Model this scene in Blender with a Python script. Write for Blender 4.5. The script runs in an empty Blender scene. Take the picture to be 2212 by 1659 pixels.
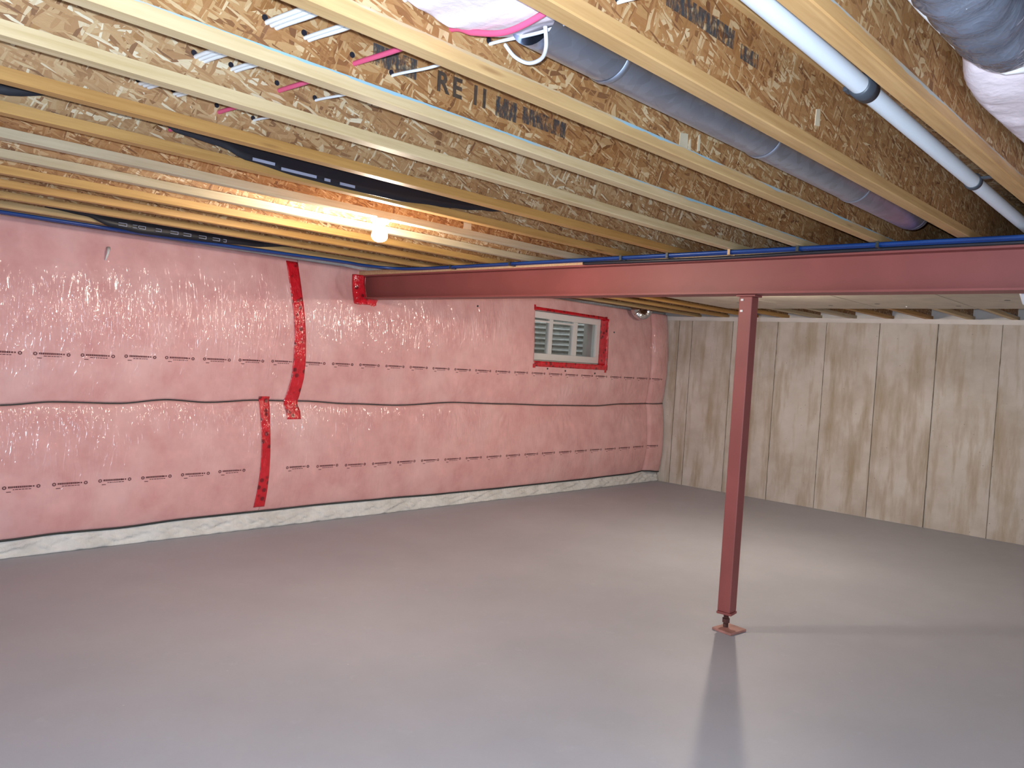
import bpy, math, random
from mathutils import Vector, Matrix, noise
random.seed(7)
scene = bpy.context.scene
COL = scene.collection

# ------------------------------------------------------------------ camera, world, flash, exposure
CAM = Vector((0.0, 0.0, 1.5294))
cam_data = bpy.data.cameras.new('camera')
cam_data.sensor_width = 36.0
cam_data.lens = 1722.9 / 2212 * 36.0
cam_data.clip_start = 0.02
cam = bpy.data.objects.new('camera', cam_data)
COL.objects.link(cam)
r_, u_, f_ = Vector((0.68924, -0.72183, 0.06254)), Vector((-0.02107, 0.06631, 0.99758)), Vector((0.72423, 0.68889, -0.03049))
m = Matrix.Identity(4)
for i in range(3):
    m[i][0], m[i][1], m[i][2], m[i][3] = r_[i], u_[i], -f_[i], CAM[i]
cam.matrix_world = m
scene.camera = cam

world = bpy.data.worlds.new('world')
scene.world = world
world.use_nodes = True
bg = world.node_tree.nodes['Background']
bg.inputs[0].default_value = (0.72, 0.8, 0.9, 1)
bg.inputs[1].default_value = 1.1

scene.view_settings.view_transform = 'Standard'
scene.view_settings.look = 'None'
scene.view_settings.gamma = 1.0
scene.view_settings.use_curve_mapping = False
scene.view_settings.exposure = 0.74

# the photographer's flash: a small lamp just above and left of the lens
fl = bpy.data.lights.new('camera_flash', 'POINT')
fl.energy = 228.0
fl.color = (0.68, 0.83, 1.0)
fl.shadow_soft_size = 0.012
flo = bpy.data.objects.new('camera_flash', fl)
flo.location = CAM + u_ * 0.055 - r_ * 0.03 + f_ * 0.02
COL.objects.link(flo)

BULB_COL = (1.0, 0.85, 0.70)
BULB_POWER = 560.0
BULB2_POWER = 760.0

# ------------------------------------------------------------------ helpers
class MB:
    def __init__(s):
        s.v, s.f = [], []
    def add(s, vs, fs):
        o = len(s.v)
        s.v += [tuple(v) for v in vs]
        s.f += [tuple(i + o for i in f) for f in fs]
        return s
    def box(s, x0, x1, y0, y1, z0, z1):
        vs = [(x, y, z) for x in (x0, x1) for y in (y0, y1) for z in (z0, z1)]
        return s.add(vs, [(0, 1, 3, 2), (4, 6, 7, 5), (0, 4, 5, 1), (2, 3, 7, 6), (0, 2, 6, 4), (1, 5, 7, 3)])
    def obox(s, c, ax, ay, az, hx, hy, hz):
        c = Vector(c)
        vs = [c + Vector(ax) * (i * hx) + Vector(ay) * (j * hy) + Vector(az) * (k * hz) for i in (-1, 1) for j in (-1, 1) for k in (-1, 1)]
        return s.add(vs, [(0, 1, 3, 2), (4, 6, 7, 5), (0, 4, 5, 1), (2, 3, 7, 6), (0, 2, 6, 4), (1, 5, 7, 3)])
    def tube(s, pts, r, n=10, cap=True):
        pts = [Vector(p) for p in pts]
        rings = []
        prev = None
        for i, p in enumerate(pts):
            t = (pts[min(i + 1, len(pts) - 1)] - pts[max(i - 1, 0)]).normalized()
            if prev is None:
                a = Vector((0, 0, 1)) if abs(t.z) < .9 else Vector((1, 0, 0))
                prev = t.cross(a).normalized()
            else:
                prev = (prev - t * prev.dot(t)).normalized()
            b = t.cross(prev)
            rr = r[i] if isinstance(r, (list, tuple)) else r
            rings.append([p + (prev * math.cos(2 * math.pi * k / n) + b * math.sin(2 * math.pi * k / n)) * rr for k in range(n)])
        vs = [v for g in rings for v in g]
        fs = []
        for i in range(len(rings) - 1):
            for k in range(n):
                fs.append((i * n + k, i * n + (k + 1) % n, (i + 1) * n + (k + 1) % n, (i + 1) * n + k))
        if cap:
            fs.append(tuple(range(n))[::-1])
            fs.append(tuple((len(rings) - 1) * n + k for k in range(n)))
        return s.add(vs, fs)
    def grid(s, fn, nu, nv, skip=None):
        vs = [fn(i, j) for i in range(nu + 1) for j in range(nv + 1)]
        fs = [(i * (nv + 1) + j, (i + 1) * (nv + 1) + j, (i + 1) * (nv + 1) + j + 1, i * (nv + 1) + j + 1)
              for i in range(nu) for j in range(nv) if not (skip and skip(i, j))]
        return s.add(vs, fs)
    def build(s, name, mat=None, parent=None, loc=None, smooth=False, bevel=0, solid=0):
        me = bpy.data.meshes.new(name)
        vs = s.v
        if loc is not None and parent is None:
            vs = [(v[0] - loc[0], v[1] - loc[1], v[2] - loc[2]) for v in vs]
        elif parent is not None:
            l = parent.matrix_world.translation if parent.parent is None else Vector(parent['wl'])
            l = Vector(parent['wl']) if 'wl' in parent else Vector(parent.location)
            vs = [(v[0] - l[0], v[1] - l[1], v[2] - l[2]) for v in vs]
        me.from_pydata(vs, [], s.f)
        me.update()
        o = bpy.data.objects.new(name, me)
        COL.objects.link(o)
        if loc is not None and parent is None:
            o.location = loc
        if parent is not None:
            o.parent = parent
            WL[o.name] = WL.get(parent.name, tuple(parent.location))
        if smooth:
            for p in me.polygons:
                p.use_smooth = True
        if mat:
            me.materials.append(mat)
        if bevel:
            b = o.modifiers.new('bevel', 'BEVEL'); b.width = bevel; b.segments = 2; b.limit_method = 'ANGLE'
        if solid:
            b = o.modifiers.new('solid', 'SOLIDIFY'); b.thickness = solid; b.offset = 0
        return o

WL = {}
def _build(s, name, mat=None, parent=None, loc=(0, 0, 0), smooth=False, bevel=0, solid=0):
    me = bpy.data.meshes.new(name)
    l = Vector(loc) if parent is None else Vector(WL[parent.name])
    me.from_pydata([(v[0] - l[0], v[1] - l[1], v[2] - l[2]) for v in s.v], [], s.f)
    me.update()
    o = bpy.data.objects.new(name, me)
    COL.objects.link(o)
    if parent is None:
        o.location = l
    else:
        o.parent = parent
    WL[o.name] = tuple(l)
    if smooth:
        for p in me.polygons:
            p.use_smooth = True
    if mat:
        me.materials.append(mat)
    if bevel:
        b = o.modifiers.new('bevel', 'BEVEL'); b.width = bevel; b.segments = 2; b.limit_method = 'ANGLE'
    if solid:
        b = o.modifiers.new('solid', 'SOLIDIFY'); b.thickness = solid; b.offset = 0
    return o
MB.build = _build

def empty(name, loc):
    o = bpy.data.objects.new(name, None)
    o.empty_display_size = 0.1
    COL.objects.link(o)
    o.location = loc
    WL[o.name] = tuple(loc)
    return o
def tag(o, label=None, cat=None, group=None, kind=None):
    if label: o['label'] = label
    if cat: o['category'] = cat
    if group: o['group'] = group
    if kind: o['kind'] = kind
    return o
def lerp(pts, x):
    if x <= pts[0][0]: return pts[0][1]
    for (a, b), (c, d) in zip(pts, pts[1:]):
        if x <= c:
            t = (x - a) / (c - a); t = t * t * (3 - 2 * t)
            return b + (d - b) * t
    return pts[-1][1]
def nz(x, y=0.0, z=0.0):
    return noise.noise(Vector((x, y, z)))

# ------------------------------------------------------------------ materials
class NT:
    def __init__(s, name):
        s.m = bpy.data.materials.new(name); s.m.use_nodes = True
        s.t = s.m.node_tree; s.b = s.t.nodes['Principled BSDF']
    def n(s, kind, **kw):
        nd = s.t.nodes.new('ShaderNode' + kind)
        for k, v in kw.items():
            setattr(nd, k, v)
        return nd
    def l(s, a, b): s.t.links.new(a, b)
    def set(s, **kw):
        for k, v in kw.items():
            s.b.inputs[k.replace('_', ' ')].default_value = v
    def coord(s, scale=(1, 1, 1), rot=(0, 0, 0), rand=True):
        tc = s.n('TexCoord'); mp = s.n('Mapping')
        mp.inputs['Scale'].default_value = scale; mp.inputs['Rotation'].default_value = rot
        if rand:
            oi = s.n('ObjectInfo'); ma = s.n('Math', operation='MULTIPLY'); ma.inputs[1].default_value = 37.0
            va = s.n('VectorMath', operation='ADD')
            s.l(oi.outputs['Random'], ma.inputs[0]); s.l(tc.outputs['Object'], va.inputs[0]); s.l(ma.outputs[0], va.inputs[1])
            s.l(va.outputs[0], mp.inputs['Vector'])
        else:
            s.l(tc.outputs['Object'], mp.inputs['Vector'])
        return mp.outputs[0]
    def noise(s, vec, scale=5, detail=4, rough=.5):
        nd = s.n('TexNoise'); nd.inputs['Scale'].default_value = scale; nd.inputs['Detail'].default_value = detail
        nd.inputs['Roughness'].default_value = rough; s.l(vec, nd.inputs['Vector']); return nd.outputs['Fac']
    def ramp(s, fac, stops):
        r = s.n('ValToRGB'); e = r.color_ramp.elements
        while len(e) > 1: e.remove(e[0])
        e[0].position = stops[0][0]; e[0].color = tuple(stops[0][1]) + (1,)
        for p, c in stops[1:]:
            x = e.new(p); x.color = tuple(c) + (1,)
        s.l(fac, r.inputs[0]); return r.outputs['Color']
    def mix(s, fac, a, b, mode='MIX'):
        mx = s.n('Mix', data_type='RGBA', blend_type=mode)
        for sock, v in ((mx.inputs[0], fac), (mx.inputs[6], a), (mx.inputs[7], b)):
            if hasattr(v, 'default_value') and not isinstance(v, (float, int)): s.l(v, sock)
            elif isinstance(v, (float, int)): sock.default_value = v
            else: sock.default_value = tuple(v) + (1,)
        return mx.outputs[2]
    def math(s, op, a, b=0.0, clamp=False):
        md = s.n('Math', operation=op); md.use_clamp = clamp
        for sock, v in ((md.inputs[0], a), (md.inputs[1], b)):
            if isinstance(v, (float, int)): sock.default_value = v
            else: s.l(v, sock)
        return md.outputs[0]
    def bump(s, h, strength=.3, dist=.01, inp='Normal'):
        b = s.n('Bump'); b.inputs['Strength'].default_value = strength; b.inputs['Distance'].default_value = dist
        s.l(h, b.inputs['Height']); s.l(b.outputs[0], s.b.inputs[inp]); return b

def simple(name, col, rough=.6, metal=0., var=.12, scale=6, spec=.5, bump=0., bscale=40):
    t = NT(name); v = t.coord()
    f = t.noise(v, scale, 5)
    c = t.ramp(f, [(.3, [x * (1 - var) for x in col]), (.7, [min(1, x * (1 + var)) for x in col])])
    t.l(c, t.b.inputs['Base Color']); t.set(Roughness=rough, Metallic=metal)
    t.b.inputs['Specular IOR Level'].default_value = spec
    if bump:
        t.bump(t.noise(v, bscale, 4), bump, .004)
    return t.m

def wood(name, light, dark, rough=.55, blue=0.0):
    t = NT(name)
    v = t.coord((1.2, 26, 26)); f = t.noise(v, 2.2, 7, .6)
    c = t.ramp(f, [(.3, dark), (.48, [(a + b) / 2 for a, b in zip(light, dark)]), (.68, light)])
    v2 = t.coord((2.2, 6, 6)); f2 = t.noise(v2, 1.0, 3)
    c = t.mix(t.math('MULTIPLY', f2, .45), c, [x * .72 for x in dark], 'MIX')
    # knots
    v3 = t.coord((2.0, 14, 14)); vo = t.n('TexVoronoi'); vo.inputs['Scale'].default_value = 1.0; t.l(v3, vo.inputs['Vector'])
    k = t.ramp(vo.outputs['Distance'], [(.04, (1, 1, 1)), (.12, (0, 0, 0))])
    c = t.mix(t.math('MULTIPLY', k, .55), c, (.22, .09, .03))
    if blue:
        # blue wax line along the upper edge of the flange
        tc = t.n('TexCoord'); sp = t.n('SeparateXYZ'); t.l(tc.outputs['Object'], sp.inputs[0])
        nb = t.noise(t.coord((3, 9, 9), rand=False), 2.0, 4)
        lim = t.math('SUBTRACT', .047, t.math('MULTIPLY', nb, .031))
        g = t.math('GREATER_THAN', sp.outputs['Z'], lim)
        px_ = t.noise(t.coord((1, .01, .01), rand=True), 2.6, 3)
        g = t.math('MULTIPLY', g, t.ramp(px_, [(.44, (.15, .15, .15)), (.56, (1, 1, 1))]))
        c = t.mix(t.math('MULTIPLY', g, blue), c, (.22, .50, .68))
    t.l(c, t.b.inputs['Base Color']); t.set(Roughness=rough)
    t.bump(f, .15, .002)
    return t.m

def osb(name, bright=1.0, ax='y', hue=(1, 1, 1)):
    """strand board: three crossed layers of long flakes, each flake with its own tone and tilt"""
    t = NT(name)
    cols = []
    wob = t.noise(t.coord((1, 1, 1)), 3.0, 2)
    for i, (ang, sx, sz, sc) in enumerate(((.5, 9, 42, 1.0), (-.75, 10, 50, 1.1), (1.45, 8, 38, .95), (.05, 12, 52, 1.2), (1.15, 16, 120, 1.0), (-.3, 18, 130, 1.1))):
        rot = (0, ang, 0) if ax == 'y' else (0, 0, ang)
        scl = (sx, sx, sz) if ax == 'y' else (sx, sz, sx)
        tc = t.n('TexCoord'); oi = t.n('ObjectInfo')
        ra = t.n('VectorMath', operation='SCALE'); ra.inputs[0].default_value = (3.1 + i, 5.7, 1.3 + 2 * i)
        t.l(oi.outputs['Random'], ra.inputs['Scale'])
        ad = t.n('VectorMath', operation='ADD'); t.l(tc.outputs['Object'], ad.inputs[0]); t.l(ra.outputs[0], ad.inputs[1])
        m1 = t.n('Mapping'); m1.inputs['Rotation'].default_value = rot; t.l(ad.outputs[0], m1.inputs['Vector'])
        # wobble
        nn = t.n('TexNoise'); nn.inputs['Scale'].default_value = 7; nn.inputs['Detail'].default_value = 2; t.l(m1.outputs[0], nn.inputs['Vector'])
        wv = t.n('VectorMath', operation='SCALE'); wv.inputs['Scale'].default_value = .035; t.l(nn.outputs['Color'], wv.inputs[0])
        a2 = t.n('VectorMath', operation='ADD'); t.l(m1.outputs[0], a2.inputs[0]); t.l(wv.outputs[0], a2.inputs[1])
        m2 = t.n('Mapping'); m2.inputs['Scale'].default_value = scl; t.l(a2.outputs[0], m2.inputs['Vector'])
        vo = t.n('TexVoronoi'); vo.inputs['Scale'].default_value = sc; vo.inputs['Randomness'].default_value = 1
        t.l(m2.outputs[0], vo.inputs['Vector'])
        sep = t.n('SeparateColor'); t.l(vo.outputs['Color'], sep.inputs[0])
        gr = t.noise(m2.outputs[0], 5, 3)
        cols.append((sep.outputs[0], sep.outputs[1], gr, vo.outputs['Distance']))
    def sel(idx):
        out = cols[0][idx]
        for k in (1, 2, 3, 4, 5):
            g = t.math('GREATER_THAN', cols[k][1], .58 if k < 4 else .72)
            mx = t.n('Mix', data_type='FLOAT'); t.l(g, mx.inputs[0]); t.l(out, mx.inputs[2]); t.l(cols[k][idx], mx.inputs[3])
            out = mx.outputs[0]
        return out
    val = sel(0); grain = sel(2)
    b = bright
    hx, hy, hz_ = hue
    stops = [(0.0, (.22 * b, .105 * b, .05 * b)), (.12, (.36 * b, .19 * b, .085 * b)), (.38, (.44 * b, .25 * b, .115 * b)),
             (.66, (.50 * b, .31 * b, .155 * b)), (.84, (.58 * b, .41 * b, .23 * b)), (.97, (.74 * b, .63 * b, .46 * b))]
    stops = [(p_, (c_[0] * hx, c_[1] * hy, c_[2] * hz_)) for p_, c_ in stops]
    c = t.ramp(val, stops)
    c = t.mix(t.math('MULTIPLY', grain, .5), c, t.mix(1.0, c, (.62, .55, .48), 'MULTIPLY'))
    big = t.noise(t.coord((1, 1, 1)), 2.4, 3)
    c = t.mix(t.ramp(big, [(.42, (0, 0, 0)), (.62, (.45, .45, .45))]), c, t.mix(1.0, c, (.80, .62, .45), 'MULTIPLY'))
    t.l(c, t.b.inputs['Base Color'])
    rr = t.n('MapRange'); rr.inputs[3].default_value = .18; rr.inputs[4].default_value = .75
    t.l(sel(1), rr.inputs[0]); t.l(rr.outputs[0], t.b.inputs['Roughness'])
    h = t.math('ADD', t.math('MULTIPLY', val, .7), t.math('MULTIPLY', grain, .5))
    t.bump(h, .35, .003)
    return t.m

def film_over(name, base, dark, coatrough=.14, rough=.9, streak=1.0, wr=1.0, attr=False):
    """fibreglass seen through wrinkled poly film: matte wool under a glossy coat whose own relief is creased"""
    t = NT(name); v = t.coord(rand=False)
    f = t.noise(v, 5.5, 7, .62)
    c = t.ramp(f, [(.30, dark), (.55, base), (.75, [min(1, x * 1.12) for x in base])])
    blot = t.noise(t.coord((1, 1, 1), rand=False), 2.1, 4, .6)
    c = t.mix(t.ramp(blot, [(.45, (0, 0, 0)), (.68, (.55, .55, .55))]), c, [min(1, base[0] * 1.12), min(1, base[1] * 1.35), min(1, base[2] * 1.35)])
    t.l(c, t.b.inputs['Base Color']); t.set(Roughness=rough)
    t.b.inputs['Coat Weight'].default_value = 1.0
    t.b.inputs['Coat Roughness'].default_value = coatrough
    t.b.inputs['Coat IOR'].default_value = 1.5
    t.b.inputs['Specular IOR Level'].default_value = .15
    # creases in three slants; on the blankets the vertex layers say where each slant lies
    hs = None
    for qi, (ang, sc) in enumerate(((.52, 1.0), (-.45, 1.15), (.05, .9))):
        vv = t.coord((12 * sc, 12 * sc, 2.6 * sc), (0, ang, 0), rand=False)
        w = t.n('TexNoise'); w.inputs['Scale'].default_value = 1.9; w.inputs['Detail'].default_value = 1.3
        w.inputs['Roughness'].default_value = .5; w.inputs['Distortion'].default_value = .5
        t.l(vv, w.inputs['Vector'])
        # thin raised ridges wherever the noise crosses its middle value
        rdg = t.math('SUBTRACT', 1.0, t.math('MULTIPLY', t.math('ABSOLUTE', t.math('SUBTRACT', w.outputs['Fac'], .5)), 2.0))
        rdg = t.math('POWER', rdg, 7.0)
        if attr:
            at = t.n('Attribute'); at.attribute_name = 'crease_%d' % qi
            rdg = t.math('MULTIPLY', rdg, at.outputs['Fac'])
        hs = rdg if hs is None else t.math('ADD', hs, rdg)
    patch = t.noise(t.coord((1, 1, 1.3), rand=False), 1.35, 2)
    pm = t.ramp(patch, [(.40, (.35, .35, .35)), (.62, (1, 1, 1))])
    fine = t.noise(v, 26, 2)
    h = t.math('ADD', t.math('MULTIPLY', t.math('MULTIPLY', hs, pm), (.0072 if attr else .006) * streak), t.math('MULTIPLY', fine, .0015 * wr))
    b = t.n('Bump'); b.inputs['Strength'].default_value = 1.0; b.inputs['Distance'].default_value = 1.0
    t.l(h, b.inputs['Height']); t.l(b.outputs[0], t.b.inputs['Coat Normal'])
    return t.m

def tape_mat(name):
    t = NT(name); v = t.coord(rand=False)
    f = t.noise(v, 18, 3)
    c = t.ramp(f, [(.3, (.58, .008, .02)), (.7, (.80, .016, .035))])
    # dark blotted print repeated down the tape
    vo = t.n('TexVoronoi'); vo.inputs['Scale'].default_value = 16; t.l(v, vo.inputs['Vector'])
    k = t.ramp(vo.outputs['Distance'], [(.22, (.75, .75, .75)), (.36, (0, 0, 0))])
    c = t.mix(k, c, (.07, .003, .008))
    t.l(c, t.b.inputs['Base Color']); t.set(Roughness=.28)
    t.b.inputs['Coat Weight'].default_value = .8; t.b.inputs['Coat Roughness'].default_value = .1
    w = t.noise(t.coord((1, 1, .5), rand=False), 38, 3)
    t.bump(w, .9, .012); t.bump(w, .9, .014, 'Coat Normal')
    return t.m

def concrete_floor():
    t = NT('floor_paint'); v = t.coord(rand=False)
    f = t.noise(v, 1.3, 7, .6)
    c = t.ramp(f, [(.3, (.41, .435, .50)), (.7, (.475, .50, .57))])
    g = t.noise(v, 60, 2)
    c = t.mix(t.math('MULTIPLY', g, .25), c, (.37, .385, .43))
    s2 = t.noise(v, 5.5, 6, .75)
    c = t.mix(t.ramp(s2, [(.60, (0, 0, 0)), (.72, (.30, .30, .30))]), c, (.60, .62, .68))
    vo = t.n('TexVoronoi'); vo.inputs['Scale'].default_value = 5; t.l(v, vo.inputs['Vector'])
    c = t.mix(t.ramp(vo.outputs['Distance'], [(.012, (.6, .6, .6)), (.03, (0, 0, 0))]), c, (.68, .68, .68))
    t.l(c, t.b.inputs['Base Color'])
    rr = t.n('MapRange'); rr.inputs[3].default_value = .42; rr.inputs[4].default_value = .62; t.l(s2, rr.inputs[0]); t.l(rr.outputs[0], t.b.inputs['Roughness'])
    t.bump(t.noise(v, 90, 3), .12, .002)
    return t.m

def concrete_wall():
    t = NT('formed_concrete'); v = t.coord(rand=True)
    f = t.noise(v, 2.2, 8, .6)
    c = t.ramp(f, [(.3, (.54, .48, .41)), (.52, (.67, .62, .56)), (.72, (.76, .72, .67))])
    st = t.noise(t.coord((5, 5, .8)), 1.5, 6, .6)
    c = t.mix(t.ramp(st, [(.48, (0, 0, 0)), (.70, (.9, .9, .9))]), c, (.43, .35, .24))
    vo = t.n('TexVoronoi'); vo.inputs['Scale'].default_value = 11; t.l(v, vo.inputs['Vector'])
    c = t.mix(t.ramp(vo.outputs['Distance'], [(.03, (.8, .8, .8)), (.06, (0, 0, 0))]), c, (.20, .16, .12))
    t.l(c, t.b.inputs['Base Color']); t.set(Roughness=.85)
    t.bump(t.noise(v, 30, 5), .35, .004)
    return t.m

def metal(name, col, rough=.32, seam=False, bump=.15):
    t = NT(name); v = t.coord(rand=False)
    vo = t.n('TexVoronoi'); vo.inputs['Scale'].default_value = 28; t.l(v, vo.inputs['Vector'])
    sp = t.n('SeparateColor'); t.l(vo.outputs['Color'], sp.inputs[0])
    c = t.ramp(sp.outputs[0], [(0, [x * .88 for x in col]), (1, [min(1, x * 1.08) for x in col])])
    t.l(c, t.b.inputs['Base Color']); t.set(Roughness=rough, Metallic=1.0)
    t.bump(t.noise(v, 7, 3), bump, .01)
    return t.m

M = {}
woods = {
    -2: ((.60, .36, .15), (.42, .22, .08)), -1: ((.60, .36, .15), (.42, .22, .08)),
    0: ((.66, .40, .17), (.47, .25, .09)), 1: ((.66, .41, .18), (.48, .27, .10)),
    2: ((.68, .46, .21), (.52, .31, .13)), 3: ((.76, .60, .36), (.60, .43, .22)),
    4: ((.76, .60, .36), (.58, .42, .21)), 5: ((.62, .35, .11), (.44, .22, .06)),
    6: ((.63, .37, .12), (.46, .24, .07)), 7: ((.62, .53, .37), (.48, .38, .24)),
    8: ((.62, .52, .35), (.47, .37, .22)), 9: ((.64, .38, .13), (.46, .25, .07)),
    10: ((.63, .36, .12), (.45, .23, .06)), 11: ((.62, .38, .14), (.45, .25, .08)), 12: ((.64, .45, .22), (.48, .31, .13))}
M['osb_bay'] = [osb('strand_board_web', .98, hue=(1.0, .88, .72)), osb('strand_board_web_pale', 1.05, hue=(1, 1.02, 1.02))]
M['osb_floor'] = osb('strand_board_deck', .95, ax='z')
M['pink'] = film_over('pink_wool_under_film', (.84, .465, .455), (.76, .38, .375), .15, attr=True)
M['poly'] = film_over('white_poly_film', (.86, .85, .82), (.72, .71, .67), .12, .7, 2.2)
M['tape'] = tape_mat('red_sheathing_tape')
M['floor'] = concrete_floor()
M['concrete'] = concrete_wall()
M['conc_plain'] = simple('plain_concrete', (.55, .51, .46), .85)
M['steel'] = simple('red_oxide_primer', (.29, .078, .072), .5, var=.10, scale=3, bump=.05, bscale=160)
M['fin'] = simple('rusty_joint_cement', (.24, .19, .13), .9, var=.3)
M['steel_dark'] = simple('oily_steel', (.09, .035, .03), .5)
M['plate'] = simple('scuffed_red_plate', (.42, .20, .17), .55, var=.25, scale=14)
M['nailer'] = wood('nailer_lumber', (.74, .50, .30), (.56, .33, .17))
M['galv'] = metal('galvanised_sheet', (.52, .60, .74), .36)
M['galv_warm'] = simple('sheet_metal_pan', (.56, .50, .41), .5, metal=0, var=.10)
M['foil'] = film_over('grey_jacket_film', (.13, .14, .18), (.06, .065, .09), .12, .55, 1.0)
M['pvc'] = simple('white_pvc', (.80, .86, .92), .35, var=.02)
M['rubber'] = simple('dark_rubber', (.055, .065, .08), .4)
M['wool'] = simple('white_pink_wool', (.84, .72, .76), .95, var=.08, scale=9, bump=.9, bscale=28)
M['cable_white'] = simple('white_cable', (.82, .85, .88), .4, var=.03)
M['cable_red'] = simple('pink_red_cable', (.72, .10, .22), .4, var=.03)
M['cable_blue'] = simple('blue_pipe', (.010, .055, .24), .3, var=.1)
M['cable_black'] = simple('black_cable', (.02, .02, .03), .4)
M['black'] = simple('black_membrane', (.012, .012, .018), .45, bump=.4, bscale=14)
M['print_pale'] = simple('pale_print', (.30, .32, .42), .6)
M['strap'] = simple('grey_black_strap', (.035, .045, .045), .45)
M['vinyl'] = simple('white_vinyl', (.80, .80, .78), .35, var=.02)
M['ink'] = simple('dark_ink', (.16, .05, .055), .7, var=.2)
M['stamp'] = simple('black_stamp_ink', (.07, .045, .03), .8, var=.3, scale=60)
M['white_board'] = simple('white_film', (.80, .77, .75), .5, var=.06)
M['strand'] = simple('pale_wood_strand', (.66, .56, .40), .5, var=.15)
M['porcelain'] = simple('white_porcelain', (.85, .82, .76), .25, var=.02)
M['well'] = metal('corrugated_galvanised', (.62, .62, .58), .5, bump=.05)
M['gravel'] = simple('gravel', (.25, .24, .22), .9, var=.3, scale=30)
t = NT('window_glass'); t.set(Roughness=.02); t.b.inputs['Transmission Weight'].default_value = 1.0
t.b.inputs['Base Color'].default_value = (.93, .97, .96, 1); t.b.inputs['IOR'].default_value = 1.45; M['glass'] = t.m
def emis(name, col, s):
    t = NT(name); t.b.inputs['Base Color'].default_value = (1, 1, 1, 1)
    t.b.inputs['Emission Color'].default_value = col + (1,); t.b.inputs['Emission Strength'].default_value = s
    return t.m
# smudged grey stamping: noise decides where the ink took
def smudge():
    t = NT('smudged_stamp'); v = t.coord((2.2, 1, .6), rand=True)
    f = t.noise(v, 34, 5, .75)
    tr = t.n('BsdfTransparent'); mx = t.n('MixShader')
    k = t.ramp(f, [(.42, (0, 0, 0)), (.62, (.7, .7, .7))])
    t.set(Roughness=.8); t.b.inputs['Base Color'].default_value = (.07, .07, .075, 1)
    t.l(k, mx.inputs[0]); t.l(tr.outputs[0], mx.inputs[1]); t.l(t.b.outputs[0], mx.inputs[2])
    t.l(mx.outputs[0], t.t.nodes['Material Output'].inputs['Surface'])
    return t.m
M['smudge'] = smudge()

# ------------------------------------------------------------------ dimensions (metres; x along the joists, y towards the pink wall)
S, Y0, FW = 0.4064, 0.683, 0.0553
HJ, DEP, FH = 2.247, 0.302, 0.038
XL, XR, YB, YF = -2.0, 9.3229, 6.12, -2.0
HC = 2.195
BX0, BX1 = 4.276, 4.430
BZ0, BZ1 = 1.997, 2.207

# ------------------------------------------------------------------ structure
tag(MB().box(XL, XR + .3, YF, YB + .3, -.12, 0).build('floor', M['floor']), kind='structure')
tag(MB().box(XL - .2, XR + .3, YF - .2, YB + .3, HJ + DEP, HJ + DEP + .02).build('ceiling', M['osb_floor']), kind='structure')
tag(MB().box(XL - .2, XL, YF - .2, YB + .3, -.12, HJ + DEP).build('wall_left', M['conc_plain']), kind='structure')
tag(MB().box(XL, XR + .3, YF - .2, YF, -.12, HJ + DEP).build('wall_front', M['conc_plain']), kind='structure')
WX0, WX1, WZ0, WZ1 = 6.60, 7.955, 1.545, 2.10
wb = MB()
wb.box(XL, WX0, YB, YB + .25, 0, HJ + DEP); wb.box(WX1, XR + .3, YB, YB + .25, 0, HJ + DEP)
wb.box(WX0, WX1, YB, YB + .25, 0, WZ0); wb.box(WX0, WX1, YB, YB + .25, WZ1, HJ + DEP)
tag(wb.build('wall_back', M['conc_plain']), kind='structure')

# right wall: poured concrete, each form-panel face proud of its joint
wr = tag(MB().box(XR + .012, XR + .3, YF, YB, 0, HC).build('wall_right', M['conc_plain']), kind='structure')
joints = [YB, 5.826, 5.628, 5.036] + [5.036 - .602 * i for i in range(1, 12)]
rp = random.Random(3)
for a, b in zip(joints, joints[1:]):
    lo = max(b, YF)
    if a <= YF: break
    dx = rp.uniform(-.003, .004)
    n = 22
    pts0 = []
    mbp = MB()
    g = [(.0045 + .003 * nz(k * .9, a), .0045 + .003 * nz(k * .9, b + 3)) for k in range(n + 1)]
    vs = []
    for k in range(n + 1):
        z = HC * k / n
        ya, yb_ = a - g[k][0], lo + g[k][1]
        vs += [(XR + dx, ya, z), (XR + dx, yb_, z), (XR + .02, ya, z), (XR + .02, yb_, z)]
    fs = []
    for k in range(n):
        o = 4 * k
        fs += [(o, o + 4, o + 5, o + 1), (o + 2, o + 6, o + 4, o), (o + 1, o + 5, o + 7, o + 3)]
    fs += [(0, 1, 3, 2), (4 * n, 4 * n + 2, 4 * n + 3, 4 * n + 1)]
    mbp.add(vs, fs).build('concrete_panel', M['concrete'], wr)
# thin fins of cement left at the joints
for a in joints[1:12]:
    if a < YF: break
    fin = MB()
    pts = [(XR - .001 + .004 * abs(nz(k * 1.3, a * 2)), a + .005 * nz(k * .7, a), HC * k / 40) for k in range(41)]
    rad = [max(.0008, .0045 * (0.5 + nz(k * .8, a * 5))) for k in range(41)]
    fin.tube(pts, rad, 5).build('joint_fin', M['fin'], wr)

# rim at the right wall: sill plate and white film panels between the joist ends
tag(MB().box(XR + .01, XR + .15, YF, YB, HC, HJ).build('trim_1', M['white_board']), kind='structure')
tag(MB().box(XR + .10, XR + .3, YF, YB, HJ, HJ + DEP).build('trim_2', M['white_board']), kind='structure')
# plate across the top of the back wall
tag(MB().box(XL, XR, YB - .02, YB + .0, 2.28, HJ + DEP).build('trim_3', M['nailer']), kind='structure')

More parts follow.
